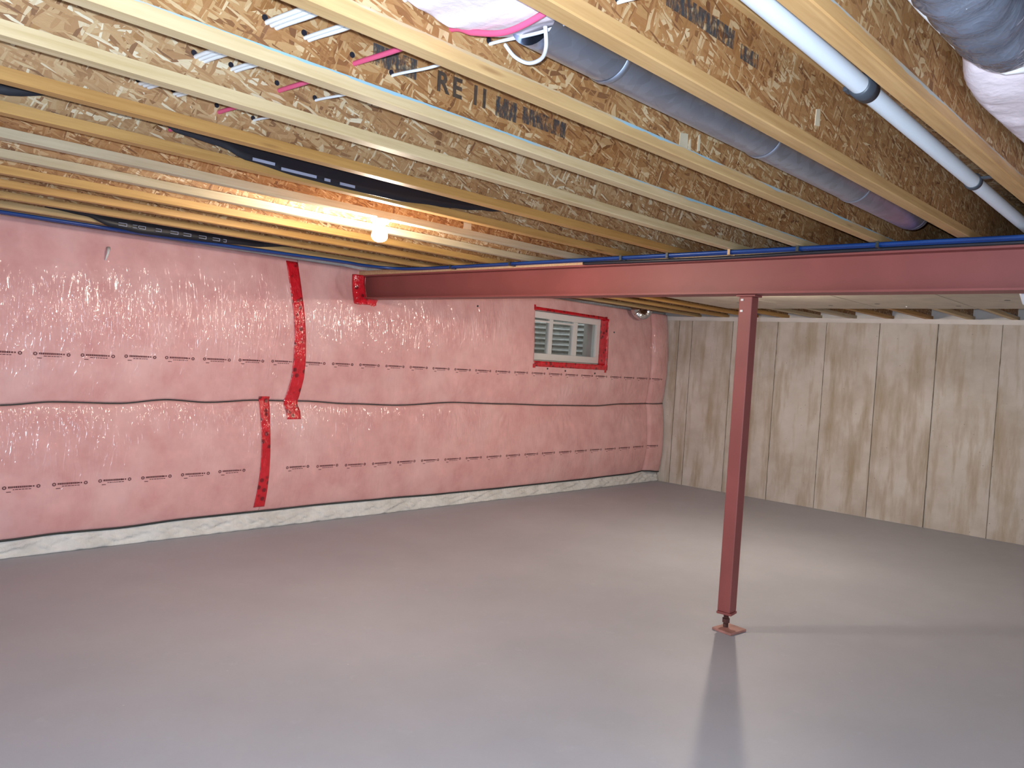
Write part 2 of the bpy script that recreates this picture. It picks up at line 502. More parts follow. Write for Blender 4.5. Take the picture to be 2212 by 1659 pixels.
# window
wn = tag(empty('window_1', (7.28, 6.14, WZ0)), 'small white vinyl basement window with three lights', kind='structure')
FY0, FY1 = 6.095, 6.17
mb = MB()
mb.box(WX0, WX1, FY0, FY1, 2.022, WZ1 - .001).box(WX0, WX1, FY0, FY1, WZ0 + .001, 1.622)
mb.box(WX0, WX0 + .07, FY0, FY1, 1.622, 2.022).box(7.868, WX1, FY0, FY1, 1.622, 2.022)
mb.build('window_frame', M['vinyl'], wn, bevel=.004)
for a, b in ((6.985, 7.05), (7.42, 7.505)):
    MB().box(a, b, FY0 + .008, FY1 - .01, 1.622, 2.022).build('mullion', M['vinyl'], wn, bevel=.004)
for a, b in ((6.67, 6.985), (7.05, 7.42), (7.505, 7.868)):
    MB().box(a, b, 6.128, 6.132, 1.622, 2.022).build('pane', M['glass'], wn)
MB().box(6.67, 7.44, 6.105, 6.112, 1.98, 2.0).build('sash_rail', M['vinyl'], wn)
# corrugated window well outside, open to the sky
wl = MB()
nx, nzv = 48, 110
def wellf(i, j):
    a = math.pi * i / nx
    z = 1.2 + 1.25 * j / nzv
    r = 1 + .022 * math.sin(2 * math.pi * z / .068)
    return (7.28 + math.cos(a) * .74 * r, 6.38 + math.sin(a) * .62 * r, z)
wl.grid(wellf, nx, nzv)
tag(wl.build('window_well', M['well'], loc=(7.28, 6.38, 1.2), smooth=True), 'corrugated steel window well seen through the basement window', 'window well')
tag(MB().box(6.5, 8.1, 6.37, 7.05, 1.15, 1.2).build('gravel_bed', M['gravel'], loc=(7.28, 6.7, 1.2)), 'gravel at the bottom of the window well outside', 'gravel', kind='stuff')

# ------------------------------------------------------------------ beam, nailer, post
bm = MB()
ft = .011
xm = (BX0 + BX1) / 2
bm.box(BX0, BX1, YF, 6.11, BZ0, BZ0 + ft).box(BX0, BX1, YF, 6.11, BZ1 - ft, BZ1).box(xm - .004, xm + .004, YF, 6.11, BZ0 + ft, BZ1 - ft)
tag(bm.build('steel_beam', M['steel'], loc=(xm, 2.0, BZ0)), 'long red-primed steel beam spanning the room under the joists', 'beam')
tag(MB().box(BX0 - .004, BX1 + .004, YF, 6.08, BZ1 + .0005, HJ - .0005).build('nailer_plate', M['nailer'], loc=(xm, 2.0, BZ1), bevel=.002),
    'pale wooden plate lying on top of the red steel beam', 'plate')
CX, CY = 4.365, 2.268
post = tag(empty('steel_post', (CX, CY, 0)), 'red square steel post holding up the beam', 'post')
def sq(c, h, z0, z1, ang=0, hy=None):
    hy = hy or h
    ca, sa = math.cos(ang), math.sin(ang)
    return MB().obox((c[0], c[1], (z0 + z1) / 2), (ca, sa, 0), (-sa, ca, 0), (0, 0, 1), h, hy, (z1 - z0) / 2)
sq((CX, CY), .041, .112, BZ0 - .012).build('shaft', M['steel'], post, bevel=.005)
sq((CX, CY), .045, BZ0 - .012, BZ0 - .0005, 0, .06).build('cap_plate', M['steel'], post, bevel=.002)
sq((CX, CY), .046, .098, .112, .12).build('bottom_plate', M['steel'], post, bevel=.002)
MB().tube([(CX, CY, .014 + .084 * k / 24) for k in range(25)], [.0135 if k % 2 else .0165 for k in range(25)], 14).build('jack_screw', M['steel_dark'], post)
MB().tube([(CX, CY, .045), (CX, CY, .068)], .024, 6).build('nut', M['steel_dark'], post)
sq((CX - .003, CY - .026), .078, .001, .016, -.12, .066).build('base_plate', M['plate'], post, bevel=.002)
for z in (1.965, 1.90):  # small white blocks on the shaft stand in for glints of light
    MB().obox((CX - .0425, CY + .02, z), (0, 1, 0), (1, 0, 0), (0, 0, 1), .008, .003, .006).build('painted_glint', M['white_board'], post)

# ------------------------------------------------------------------ floor joists
jw = {}
pos_words = {
    -2: 'orange wooden I-joist overhead behind the camera', -1: 'orange wooden I-joist just overhead, nearest the camera',
    0: 'orange I-joist directly beside the white plastic pipe, its face toward the wool batt',
    1: 'I-joist between the white plastic pipe and the round metal duct',
    2: 'I-joist beside the metal duct, with blue marks on its flange and black stamping behind it',
    3: 'pale I-joist with a blue wax line along its flange, stamped letters on its web',
    4: 'pale cream I-joist, next one beyond the blue-lined joist',
    5: 'orange I-joist on the near side of the long black membrane',
    6: 'orange I-joist on the far side of the long black membrane',
    7: 'pale grey I-joist that the bare glowing bulb hangs from',
    8: 'pale grey wavy-edged I-joist just beyond the glowing bulb',
    9: 'orange I-joist, second beyond the glowing bulb', 10: 'orange I-joist, third beyond the glowing bulb',
    11: 'orange I-joist on the near side of the black printed film by the pink wall',
    12: 'last I-joist before the pink insulated wall, blue pipe beside it'}
rj = random.Random(11)
for k in range(-2, 13):
    ya = Y0 + k * S
    yc = ya + FW / 2
    j = tag(empty('floor_joist', (0, yc, HJ)), pos_words[k], 'joist', 'floor joists under the deck')
    lt, dk = woods[k]
    fm = wood('flange_lumber', lt, dk, blue={2: .75, 3: .8, 0: .5}.get(k, 0.0))
    n = 180
    amp = .004 if k == 8 else .0016
    def ring(x, y0, y1, z0, z1, ph):
        e = amp * nz(x * 1.7, ph); g = amp * nz(x * 1.3, ph + 9)
        c = .0035
        return [(x, y0 + c + e, z0), (x, y1 - c + g, z0), (x, y1 + g, z0 + c), (x, y1 + g, z1), (x, y0 + e, z1 + e * 1.5), (x, y0 + e, z0 + c)]
    def flange(z0, z1, name, ph):
        mb = MB(); vs = []; fs = []
        for i in range(n + 1):
            x = XL + .01 + (XR + .09 - XL) * i / n
            vs += ring(x, ya, ya + FW, z0, z1, ph)
        for i in range(n):
            for q in range(6):
                fs.append((i * 6 + q, i * 6 + (q + 1) % 6, (i + 1) * 6 + (q + 1) % 6, (i + 1) * 6 + q))
        fs.append(tuple(range(6))[::-1]); fs.append(tuple(n * 6 + q for q in range(6)))
        return mb.add(vs, fs).build(name, fm, j)
    flange(HJ, HJ + FH, 'bottom_flange', k * 3.1)
    flange(HJ + DEP - FH, HJ + DEP - .001, 'top_flange', k * 3.1 + 50)
    web = MB().box(XL + .01, XR + .10, yc - .006, yc + .006, HJ + FH - .004, HJ + DEP - FH + .004).build('web', M['osb_bay'][1 if k in (4, 5, 6, 8) else 0], j)
    jw[k] = (j, web, yc - .006)

def web_text(k, body, x, z, size, mat='stamp'):
    j, web, y = jw[k]
    cu = bpy.data.curves.new('printed_text', 'FONT'); cu.body = body; cu.size = size; cu.extrude = 0.0004; cu.offset = size * .03
    tmp = bpy.data.objects.new('tmp', cu); COL.objects.link(tmp)
    dg = bpy.context.evaluated_depsgraph_get(); dg.update()
    me = bpy.data.meshes.new_from_object(tmp.evaluated_get(dg))
    bpy.data.objects.remove(tmp)
    o = bpy.data.objects.new('printed_text', me); COL.objects.link(o)
    me.materials.clear(); me.materials.append(M[mat])
    me.transform(Matrix.Translation((x - WL[web.name][0], y - .0006 - WL[web.name][1], z - WL[web.name][2])) @ Matrix.Rotation(math.pi / 2, 4, 'X'))
    o.parent = web
    return o
for ch, xx in (('R', 1.60), ('E', 1.665), ('1', 1.745), ('1', 1.785)):
    web_text(3, ch, xx, 2.346, .085)
def web_smudge(k, x0, x1, z0, z1):
    j, web, y = jw[k]
    MB().box(x0, x1, y - .0012, y - .0004, z0, z1).build('stamp_mark', M['smudge'], web)
def strand(k, x0, x1, z0, z1):
    j, web, y = jw[k]
    MB().add([(x0, y - .002, z0), (x1, y - .002, z0 + .006), (x1 - .004, y - .002, z1), (x0 + .003, y - .002, z1 - .008),
              (x0, y, z0), (x1, y, z0 + .006), (x1 - .004, y, z1), (x0 + .003, y, z1 - .008)],
             [(0, 1, 2, 3), (4, 7, 6, 5), (0, 4, 5, 1), (1, 5, 6, 2), (2, 6, 7, 3), (3, 7, 4, 0)]).build('pale_strand', M['strand'], web)
web_smudge(3, 1.86, 1.96, 2.335, 2.40)
web_smudge(3, 1.99, 2.22, 2.345, 2.40)
web_smudge(3, 1.36, 1.52, 2.35, 2.41)
web_smudge(1, 1.62, 1.95, 2.40, 2.45)
web_smudge(1, 1.99, 2.09, 2.39, 2.43)
web_smudge(0, 1.45, 1.62, 2.42, 2.50)
web_smudge(0, 1.68, 1.82, 2.41, 2.48)

strand(2, 2.345, 2.40, 2.287, 2.345)
strand(2, 2.405, 2.42, 2.287, 2.335)
strand(2, 2.462, 2.478, 2.30, 2.365)
strand(1, 2.49, 2.525, 2.335, 2.395)
strand(7, 3.225, 3.29, 2.287, 2.345)

# sheet-metal pans closing the joist bays beyond the beam
pan = tag(empty('ceiling_pan', (6.3, 2.4, HJ - .012)), 'beige sheet-metal pan closing the joist bays beyond the beam', 'sheet metal')
for k in range(-3, 9):
    a = Y0 + k * S + .03
    b = a + S - .003
    MB().box(4.62, 7.95, a, b, HJ - .010 - .0015 * (k % 2), HJ - .001).build('pan_sheet', M['galv_warm'], pan)
for (x, y) in ((7.45, 2.62), (7.68, 2.02), (7.2, 1.55), (7.6, 3.1), (7.3, 3.9)):
    MB().tube([(x, y, HJ - .0125), (x, y, HJ - .011)], .022, 12).build('hole', M['cable_black'], pan)
for (x, y) in ((7.3, 1.35), (7.62, 1.27), (7.7, 2.45)):
    MB().tube([(x, y, HJ - .018), (x, y, HJ - .011)], .007, 8).build('screw_head', M['vinyl'], pan)

# ------------------------------------------------------------------ pink insulation blankets on the back wall
ZM = [(-2, 1.03), (1.47, 1.021), (1.80, 1.043), (2.22, 1.035), (2.57, 1.064), (2.88, 1.045), (3.31, 1.065), (3.73, 1.060), (4.23, 1.038), (4.76, 1.026), (5.47, 1.055),
      (6.21, 1.043), (6.98, 1.029), (7.85, 1.025), (8.43, 1.049), (9.0, 1.056), (9.31, 1.06)]
ZBT = [(-2, .13), (1.51, .119), (1.87, .1295), (2.27, .124), (2.75, .1396), (3.37, .1414), (3.99, .1438), (4.66, .1377), (5.42, .126), (6.37, .1224),
       (7.49, .1238), (8.64, .1323), (9.01, .155), (9.31, .129)]
FAST = [1.80, 2.57, 3.31, 4.9, 5.47, 6.3, 7.2, 8.43]
ZTOP = 2.262
def by(x, z):
    zm, zb = lerp(ZM, x), lerp(ZBT, x)
    if z >= zm:
        t = min(1, (z - zm) / (ZTOP - zm)); amp = .066
        prof = math.sin(math.pi * min(1, t * .93)) ** .6
        base = 6.03 + .035 * t
    else:
        t = max(0, (z - zb) / (zm - zb)); amp = .056
        prof = math.sin(math.pi * t) ** .55 if 0 < t < 1 else 0
        base = 6.02 + .01 * t
    y = base - amp * prof
    soft = min(1, prof * 1.5)
    y -= soft * (.014 * nz(x * 1.3, z * 1.6, 3) + .006 * nz(x * 4, z * 2.5, 8) + .0036 * nz(x * 11 + z * 4, z * 3, 5) + .0012 * nz(x * 24 - z * 6, z * 5, 1))
    # gathers fanning down from the fasteners
    for fx in FAST:
        d = math.hypot(x - fx, (z - zm) * .9)
        if .01 < d < .42:
            ang = math.atan2(z - zm, x - fx)
            y -= .0042 * math.sin(ang * 17 + fx * 5) * (1 - d / .42) * soft
    if x > 8.93:
        u = min(1, (x - 8.93) / .38)
        y -= .045 * math.sin(math.pi * min(1, u * .9)) ** .7 - .02 * math.exp(-((x - 8.95) / .02) ** 2)
    # film pressed back around the beam end
    d = math.hypot((x - 4.34) / .35, (z - 2.12) / .22)
    if d < 1: y += .06 * (1 - d) ** .7
    return min(y, 6.085)
def blanket(x0, x1, top, label, hole=None):
    step = .016
    xs = [x0 + (x1 - x0) * i / round((x1 - x0) / step) for i in range(round((x1 - x0) / step) + 1)]
    if hole:
        for h in hole[:2]:
            i = min(range(len(xs)), key=lambda q: abs(xs[q] - h)); xs[i] = h
    nvv = 76 if top else 58
    def zz(x, jx):
        zm, zb = lerp(ZM, x), lerp(ZBT, x)
        a, b = (zm + .003, ZTOP) if top else (zb, zm - .003)
        z = a + (b - a) * jx / nvv
        return z
    zrow = None
    def fn(i, jx):
        x = xs[i]; z = zz(x, jx)
        if hole and hole[0] - .03 < x < hole[1] + .03:
            # snap rows to the opening
            r = [zz(x, q) for q in range(nvv + 1)]
            for h in hole[2:]:
                q = min(range(nvv + 1), key=lambda q: abs(zz(hole[0], q) - h))
                if q == jx: z = h
        return (x, by(x, z), z)
    sk = None
    if hole:
        ja = min(range(nvv + 1), key=lambda q: abs(zz(hole[0], q) - hole[2]))
        jb = min(range(nvv + 1), key=lambda q: abs(zz(hole[0], q) - hole[3]))
        sk = lambda i, jx: (hole[0] - 1e-6 <= xs[i] and xs[i + 1] <= hole[1] + 1e-6 and ja <= jx < jb)
    o = MB().grid(fn, len(xs) - 1, nvv, sk).build('insulation_blanket', M['pink'], loc=((x0 + x1) / 2, 6.03, lerp(ZBT, x0) if not top else 1.05), smooth=True)
    sm = o.modifiers.new('solid', 'SOLIDIFY'); sm.thickness = .012; sm.offset = 1 if False else -1
    def g(x, z, cx_, cz, sx, sz): return math.exp(-((x - cx_) / sx) ** 2 - ((z - cz) / sz) ** 2)
    me = o.data; L0 = o.location
    lay = [me.attributes.new('crease_%d' % q, 'FLOAT', 'POINT') for q in range(3)]
    for vi, vtx in enumerate(me.vertices):
        x, z = vtx.co.x + L0.x, vtx.co.z + L0.z
        zm = lerp(ZM, x)
        a = .38 + 1.0 * g(x, z, 1.7, 1.75, .5, .22) + .9 * g(x, z, 2.55, 1.85, .45, .22) + g(x, z, 5.0, 1.85, .7, .22) + .8 * g(x, z, 6.1, 1.95, .4, .16) + .7 * g(x, z, 5.6, .86, .5, .2) + .6 * g(x, z, 4.3, .95, .5, .12)
        b = .38 + .8 * g(x, z, 1.5, 1.5, .3, .3) + .8 * g(x, z, 2.75, .9, .25, .12) + .7 * g(x, z, 3.9, 1.7, .25, .25) + .7 * g(x, z, 5.6, .80, .4, .2) + .5 * g(x, z, 3.7, .6, .2, .35) + .4 * g(x, z, 7.6, 1.2, .4, .12)
        c = .38 + .8 * g(x, z, 3.05, 1.5, .35, .14) + .8 * g(x, z, 3.42, 1.2, .12, .7) + .8 * g(x, z, 4.0, .8, .5, .25) + .7 * g(x, z, 2.0, .75, .25, .28) + .9 * g(x, z, 9.1, 1.6, .12, .6) + .5 * g(x, z, 2.4, 1.62, .4, .12)
        for fx in FAST:
            b += .7 * g(x, z, fx + .13, zm - .11, .12, .09); a += .7 * g(x, z, fx - .13, zm - .11, .12, .09)
        for q, v_ in enumerate((a, b, c)): lay[q].data[vi].value = min(1.9, .30 + (v_ - .38) * 1.5)
    tag(o, label, 'insulation', 'pink insulation blankets on the back wall')
    return o
b_ul = blanket(XL + .01, 3.625, True, 'upper left pink insulation blanket, left of the long red tape')
b_ur = blanket(3.625, 9.305, True, 'upper pink insulation blanket right of the long red tape, around the window', (6.62, 7.94, 1.525, 2.105))
b_ll = blanket(XL + .01, 3.372, False, 'lower left pink insulation blanket, left of the short red tape')
b_lr = blanket(3.372, 9.305, False, 'lower pink insulation blanket right of the short red tape, under the window')
# reveal lining of the opening
rv = MB()
for (xa, za, xb_, zb_) in ((6.62, 1.525, 6.62, 2.105), (7.94, 1.525, 7.94, 2.105), (6.62, 2.105, 7.94, 2.105), (6.62, 1.525, 7.94, 1.525)):
    rv.grid(lambda i, jx: (xa + (xb_ - xa) * i / 20, (by(xa + (xb_ - xa) * i / 20, za + (zb_ - za) * i / 20)) * (1 - jx / 4) + 6.094 * jx / 4, za + (zb_ - za) * i / 20), 20, 4)
rv.build('opening_edge', M['pink'], b_ur, smooth=True, solid=.004)

# printed legends, a row on each course
def legend(bl, x, z, seed):
    r = random.Random(seed); mb = MB()
    def bar(xa, xb_, za, zb_):
        n = max(1, int((xb_ - xa) / .02))
        for i in range(n):
            a = xa + (xb_ - xa) * i / n; b = xa + (xb_ - xa) * (i + 1) / n
            vs = [(a, by(a, za) - .0018, za), (b, by(b, za) - .0018, za), (b, by(b, zb_) - .0018, zb_), (a, by(a, zb_) - .0018, zb_)]
            mb.add(vs, [(0, 1, 2, 3)])
    cx_ = x + .018
    def ringm(cx, cz, r0):
        for q in range(8):
            a = q * math.pi / 4
            px, pz = cx + r0 * math.cos(a), cz + r0 * math.sin(a)
            bar(px - .004, px + .004, pz - .003, pz + .003)
    ringm(x, z, .009)
    xx = x + .022
    while xx < x + .145:
        w = r.uniform(.007, .012); bar(xx, xx + w, z - .004, z + .0085); xx += w + .0022
    for a, b in ((.150, .163), (.168, .178)):
        bar(x + a, x + b, z - .003, z + .007)
    ringm(x + .202, z, .009)
    xx = x + .05
    while xx < x + .155:
        w = r.uniform(.008, .02); bar(xx, xx + w, z - .017, z - .012); xx += w + .004
    bar(x + .012, x + .04, z - .031, z - .026)
    mb.build('printed_legend', M['ink'], bl)
for i in range(-10, 26):
    x = 1.66 + .2915 * i
    if x < XL + .1 or x + .21 > 9.3: continue
    z = lerp([(-2, 1.36), (1.67, 1.371), (2.5, 1.383), (3.5, 1.393), (4.5, 1.397), (6, 1.394), (9.3, 1.39)], x)
    if not (x < 3.625 < x + .21):
        legend(b_ul if x < 3.625 else b_ur, x, z, i + 100)
    x2 = 1.507 + .297 * i
    z2 = lerp([(-2, .47), (1.5, .480), (2.4, .489), (3.2, .503), (4.5, .487), (6, .483), (8, .486), (9.3, .50)], x2)
    if x2 > XL + .1 and x2 + .21 < 9.3 and not (x2 < 3.372 < x2 + .21):
        legend(b_ll if x2 < 3.372 else b_lr, x2, z2, i + 300)

# straps
def strap(zf, name, label, rad, off):
    pts = [(x, by(x, lerp(zf, x)) - off, lerp(zf, x) + .003 * nz(x * 3)) for x in [XL + .02 + (9.30 - XL) * i / 420 for i in range(421)]]
    o = MB().tube(pts, rad, 6).build(name, M['strap'], loc=pts[0], smooth=True)
    return tag(o, label, 'strap', 'dark straps pinning the pink blankets')
strap(ZM, 'dark_strap', 'dark grey strap running across the middle of the pink wall', .0048, .003)
strap(ZBT, 'dark_strap', 'dark strap along the bottom edge of the pink wall', .0075, .004)

# white film hanging below the blankets
def skf(i, jx):
    x = XL + .01 + (9.30 - XL) * i / 900; t_ = jx / 10
    zt = lerp(ZBT, x) - .002; z = zt * (1 - t_) + .002 * t_
    fold = .020 * nz(x * 9 + t_ * 3, t_ * 2) + .012 * nz(x * 22 - t_ * 6, t_ * 3, 4)
    return (x, 6.025 - .028 * t_ + fold * math.sin(math.pi * min(1, t_ * .9 + .05)) * 1.6, z)
sk = MB().grid(skf, 900, 10).build('film_skirt', M['poly'], loc=(3.6, 6.0, 0), smooth=True, solid=.001)
tag(sk, 'crumpled white plastic film between the pink wall and the floor', 'plastic film')
# short white roll of film at the top edge
tp = MB().grid(lambda i, jx: (XL + .01 + (9.28 - XL) * i / 500, 6.075 - .012 * jx / 4 + .006 * nz(i * .3, jx), 2.258 + .035 * jx / 4 + .004 * nz(i * .11)), 500, 4)
tag(tp.build('film_edge', M['poly'], loc=(3.6, 6.07, 2.26), smooth=True, solid=.001), 'clear film edge stapled along the top of the pink wall', 'plastic film')

# red tapes over the seams
def tape_strip(name, path, label, w):
    """path: list of (x, z, half width)"""
    n = 60
    def at(t):
        f = t * (len(path) - 1); i = min(int(f), len(path) - 2); u = f - i
        return [path[i][q] + (path[i + 1][q] - path[i][q]) * u for q in range(3)]
    def fn(i, jx):
        x, z, hw = at(i / n); s = (jx / 8 - .5) * 2
        xx = x + s * hw
        return (xx, by(xx, z) - .0035 - .0025 * abs(nz(xx * 30, z * 25, 2)) - .002 * abs(nz(xx * 60, z * 9)), z)
    o = MB().grid(fn, n, 8).build(name, M['tape'], loc=(path[0][0], 6.0, path[-1][1]), smooth=True, solid=.0008)
    return tag(o, label, 'tape')
tape_strip('red_tape', [(3.562, 2.238, .055), (3.59, 2.05, .055), (3.632, 1.80, .053), (3.652, 1.60, .055), (3.66, 1.41, .058), (3.655, 1.25, .06), (3.63, 1.12, .064), (3.612, 1.03, .066), (3.632, .975, .068), (3.637, .909, .067)],
           'long strip of red tape running down the upper pink blanket', .055)
tape_strip('red_tape', [(3.366, 1.098, .048), (3.372, .95, .042), (3.377, .72, .040), (3.376, .45, .044), (3.37, .30, .046), (3.362, .18, .050)],
           'short strip of red tape on the lower pink blanket', .045)
# red tape round the window
wt = tag(empty('window_tape', (7.28, 5.98, 1.5)), 'red tape framing the basement window', 'tape')
def seg(p0, p1, h, up, name='tape_strip'):
    n = 40
    def fn(i, jx):
        t_ = i / n
        x = p0[0] + (p1[0] - p0[0]) * t_; z = p0[1] + (p1[1] - p0[1]) * t_ + h * (jx / 4 - .5)
        return (x, by(x, z) - .004 - .003 * abs(nz(x * 40, z * 40)), z + .003 * nz(x * 14, jx * .2))
    return MB().grid(fn, n, 4).build(name, M['tape'], wt, smooth=True, solid=.0008)
seg((6.62, 2.122), (7.975, 2.106), .036, True)
seg((6.62, 1.502), (7.985, 1.502), .062, False)
def vface(x0, x1, z0, z1):
    def fn(i, jx):
        x = x0 + (x1 - x0) * jx / 3; z = z0 + (z1 - z0) * i / 20
        return (x, by(x, z) - .0045 - .003 * abs(nz(x * 40, z * 40)), z)
    MB().grid(fn, 20, 3).build('tape_strip', M['tape'], wt, smooth=True, solid=.0008)
vface(7.93, 7.975, 1.49, 2.13)
vface(6.605, 6.632, 2.10, 2.16)
vface(6.605, 6.65, 1.455, 1.50)
vface(7.93, 7.965, 1.440, 1.50)
for x in (7.936,):
    MB().grid(lambda i, jx: (x + .002 * nz(i * .9, jx), 5.965 + .128 * jx / 6 if by(x, 1.8) > 5.95 else by(x, 1.8) + (6.093 - by(x, 1.8)) * jx / 6, 1.527 + .575 * i / 24), 24, 6).build('tape_strip', M['tape'], wt, smooth=True, solid=.0008)
MB().grid(lambda i, jx: (6.625 + 1.31 * i / 24, 5.975 + .118 * jx / 5, 2.1025 + .001 * nz(i * .8, jx)), 24, 5).build('tape_strip', M['tape'], wt, smooth=True, solid=.0008)
# red tape round the beam end
bt = tag(empty('beam_tape', (4.25, 6.0, 1.95)), 'red tape sealing the beam end to the pink wall', 'tape')
def fl1(i, jx):
    z = 1.945 + .262 * i / 20; x = 4.188 + (.108) * jx / 6
    return (x, by(x, z) - .004 - .06 * (jx / 6) ** .5 - .004 * abs(nz(x * 60, z * 30)), z + .004 * nz(jx, i))
MB().grid(fl1, 20, 6).build('tape_strip', M['tape'], bt, smooth=True, solid=.0008)
def fl2(i, jx):
    x = 4.195 + .245 * i / 16; z = 1.945 + .054 * jx / 5
    lo = .035 * max(0, 1 - abs(x - 4.23) / .045) + .03 * max(0, 1 - abs(x - 4.40) / .022)
    return (x, by(x, z) - .004 - .045 * (jx / 5) ** 2, z - lo * (1 - jx / 5))
MB().grid(fl2, 16, 5).build('tape_strip', M['tape'], bt, smooth=True, solid=.0008)

# black pins under the window and near the beam
for x, z in ((6.86, 1.452), (7.17, 1.437), (7.74, 1.425), (5.72, 2.06), (8.10, 1.95)):
    y = by(x, z)
    MB().tube([(x, y - .002, z), (x, y - .006, z)], .011, 8).build('staple_pin', M['strap'], b_ur)
xcl, zcl = 2.10, 2.11
MB().tube([(xcl, by(xcl, zcl) - .002, zcl + .03), (xcl - .012, by(xcl, zcl) - .03, zcl - .01), (xcl - .02, by(xcl, zcl) - .012, zcl - .06)], [.014, .009, .006], 7).build('film_nub', M['poly'], b_ul, smooth=True)

# ------------------------------------------------------------------ services in the joist bays
def cable(pts, r, mat, label, cat='cable', group=None, name='cable', n=8):
    # Catmull-Rom
    P = [Vector(p) for p in pts]; out = []
    for i in range(len(P) - 1):
        p0, p1, p2, p3 = P[max(i - 1, 0)], P[i], P[i + 1], P[min(i + 2, len(P) - 1)]
        for q in range(10):
            t_ = q / 10
            out.append(.5 * ((2 * p1) + (p2 - p0) * t_ + (2 * p0 - 5 * p1 + 4 * p2 - p3) * t_ ** 2 + (3 * p1 - p0 - 3 * p2 + p3) * t_ ** 3))
    out.append(P[-1])
    o = MB().tube(out, r, n).build(name, M[mat], loc=tuple(P[0]), smooth=True)
    return tag(o, label, cat, group)
def run(x, z, yend, r, mat, label, group, sag=.008, jit=0):
    pts = []
    k = -2
    while True:
        yw = Y0 + k * S + FW / 2
        if yw > yend + .02: break
        pts.append((x + jit * (k % 2), yw, z))
        if mat == 'cable_red' and k == 1:      # pulled down under the wool
            pts += [(x, yw + .08, 2.296), (x, yw + S / 2, 2.279), (x, yw + S - .09, 2.303)]
        elif yw + S <= yend + .02: pts.append((x + jit * .5, yw + S / 2, z - sag))
        k += 1
    cable(pts, r, mat, label, group=group)
G1 = 'white cables through the joist webs'
run(1.028, 2.352, 2.75, .0065, 'cable_white', 'white cable, outermost of the flat bundle of three nearest the left edge', G1)
run(1.042, 2.350, 2.75, .0065, 'cable_white', 'white cable in the middle of the flat bundle of three', G1, .009)
run(1.056, 2.348, 2.75, .0065, 'cable_white', 'white cable, innermost of the flat bundle of three', G1, .010)
run(1.140, 2.350, 2.75, .0055, 'cable_white', 'white cable, left one of the pair beside the flat bundle', G1)
run(1.152, 2.348, 2.75, .0055, 'cable_white', 'white cable, right one of the pair beside the flat bundle', G1, .010)
run(1.300, 2.332, 3.13, .0075, 'cable_red', 'pink-red cable passing through the joist webs and under the wool', None, .004)
run(1.432, 2.338, 3.13, .0045, 'cable_white', 'single thin white cable right of the red one', G1, .012)
cable([(1.46, 1.49, 2.34), (1.468, 1.46, 2.305), (1.468, 1.41, 2.278), (1.445, 1.345, 2.268), (1.40, 1.29, 2.270), (1.35, 1.25, 2.290)], .005, 'cable_white', 'loop of pale cable curling out beside the wool and metal duct')
for k in range(1, 6):
    j, web, y = jw[k]
    for x, z in ((1.022, 2.362), (1.136, 2.362), (1.290, 2.353), (1.428, 2.345)):
        MB().tube([(x, y - .0015, z), (x, y + .001, z)], .0085, 10).build('knockout', M['cable_black'], web)

# round metal duct
DY, DZ, DR = 1.335, 2.362, .0775
def duct():
    d = tag(empty('metal_duct', (1.6, DY, DZ)), 'round grey galvanised duct lying in a joist bay', 'duct')
    segs = [1.40, 1.70, 2.585, 3.42, 4.13]
    for a, b in zip(segs, segs[1:]):
        MB().tube([(a, DY, DZ), (b + .012, DY, DZ)], DR, 40, cap=False).build('duct_section', M['galv'], d, smooth=True)
    for a in segs[1:-1]:
        MB().tube([(a - .012, DY, DZ), (a - .008, DY, DZ), (a + .008, DY, DZ), (a + .012, DY, DZ)], [DR + .0008, DR + .004, DR + .004, DR + .0008], 40, cap=False).build('joint_bead', M['galv'], d, smooth=True)
    MB().tube([(4.13, DY, DZ), (4.19, DY, DZ + .004), (4.24, DY, DZ + .02)], [DR, DR * .98, DR * .7], 40).build('end_cap', M['galv'], d, smooth=True)
duct()

# white drain pipe with dark couplings
def pz(x): return 2.366 - .0245 * (x - 1.7)
PY = .885
pp = tag(empty('drain_pipe', (1.9, PY, 2.36)), 'white plastic drain pipe running along a joist bay', 'pipe')
PR = .026
path = [(x, PY, pz(x)) for x in (-.5, .5, 1.5, 2.5, 3.5, 4.4)]
path += [(4.58, PY, pz(4.5) - .004), (4.66, PY + .02, pz(4.5) - .02), (4.715, PY + .04, pz(4.5) - .075), (4.725, PY + .05, 2.10)]
MB().tube(path, PR, 28).build('pipe_run', M['pvc'], pp, smooth=True)
MB().tube([(4.725, PY + .05, 2.12), (4.725, PY + .05, 2.04), (4.725, PY + .035, 1.995), (4.725, PY - .005, 1.968), (4.725, PY - .09, 1.96)], [.03, .034, .036, .034, .031], 24).build('elbow', M['pvc'], pp, smooth=True)
def coup(x, L, rr, nm):
    MB().tube([(x - L / 2, PY, pz(x) + .0), (x - L / 2 + .004, PY, pz(x)), (x - .004, PY, pz(x)), (x, PY, pz(x)), (x + .004, PY, pz(x)), (x + L / 2 - .004, PY, pz(x)), (x + L / 2, PY, pz(x))],
              [PR + .001, rr, rr, rr + .0015, rr, rr, PR + .001], 32).build(nm, M['rubber'], pp, smooth=True)
coup(2.286, .075, .0335, 'coupling')
coup(3.43, .035, .031, 'coupling')
MB().obox((2.286, PY + .037, pz(2.2) + .0), (1, 0, 0), (0, 1, 0), (0, 0, 1), .02, .015, .006).build('hanger', M['rubber'], pp, bevel=.002)
MB().obox((3.43, PY - .04, pz(3.4) + .01), (1, 0, 0), (0, 1, 0), (0, 0, 1), .012, .03, .004).build('hanger', M['rubber'], pp, bevel=.001)

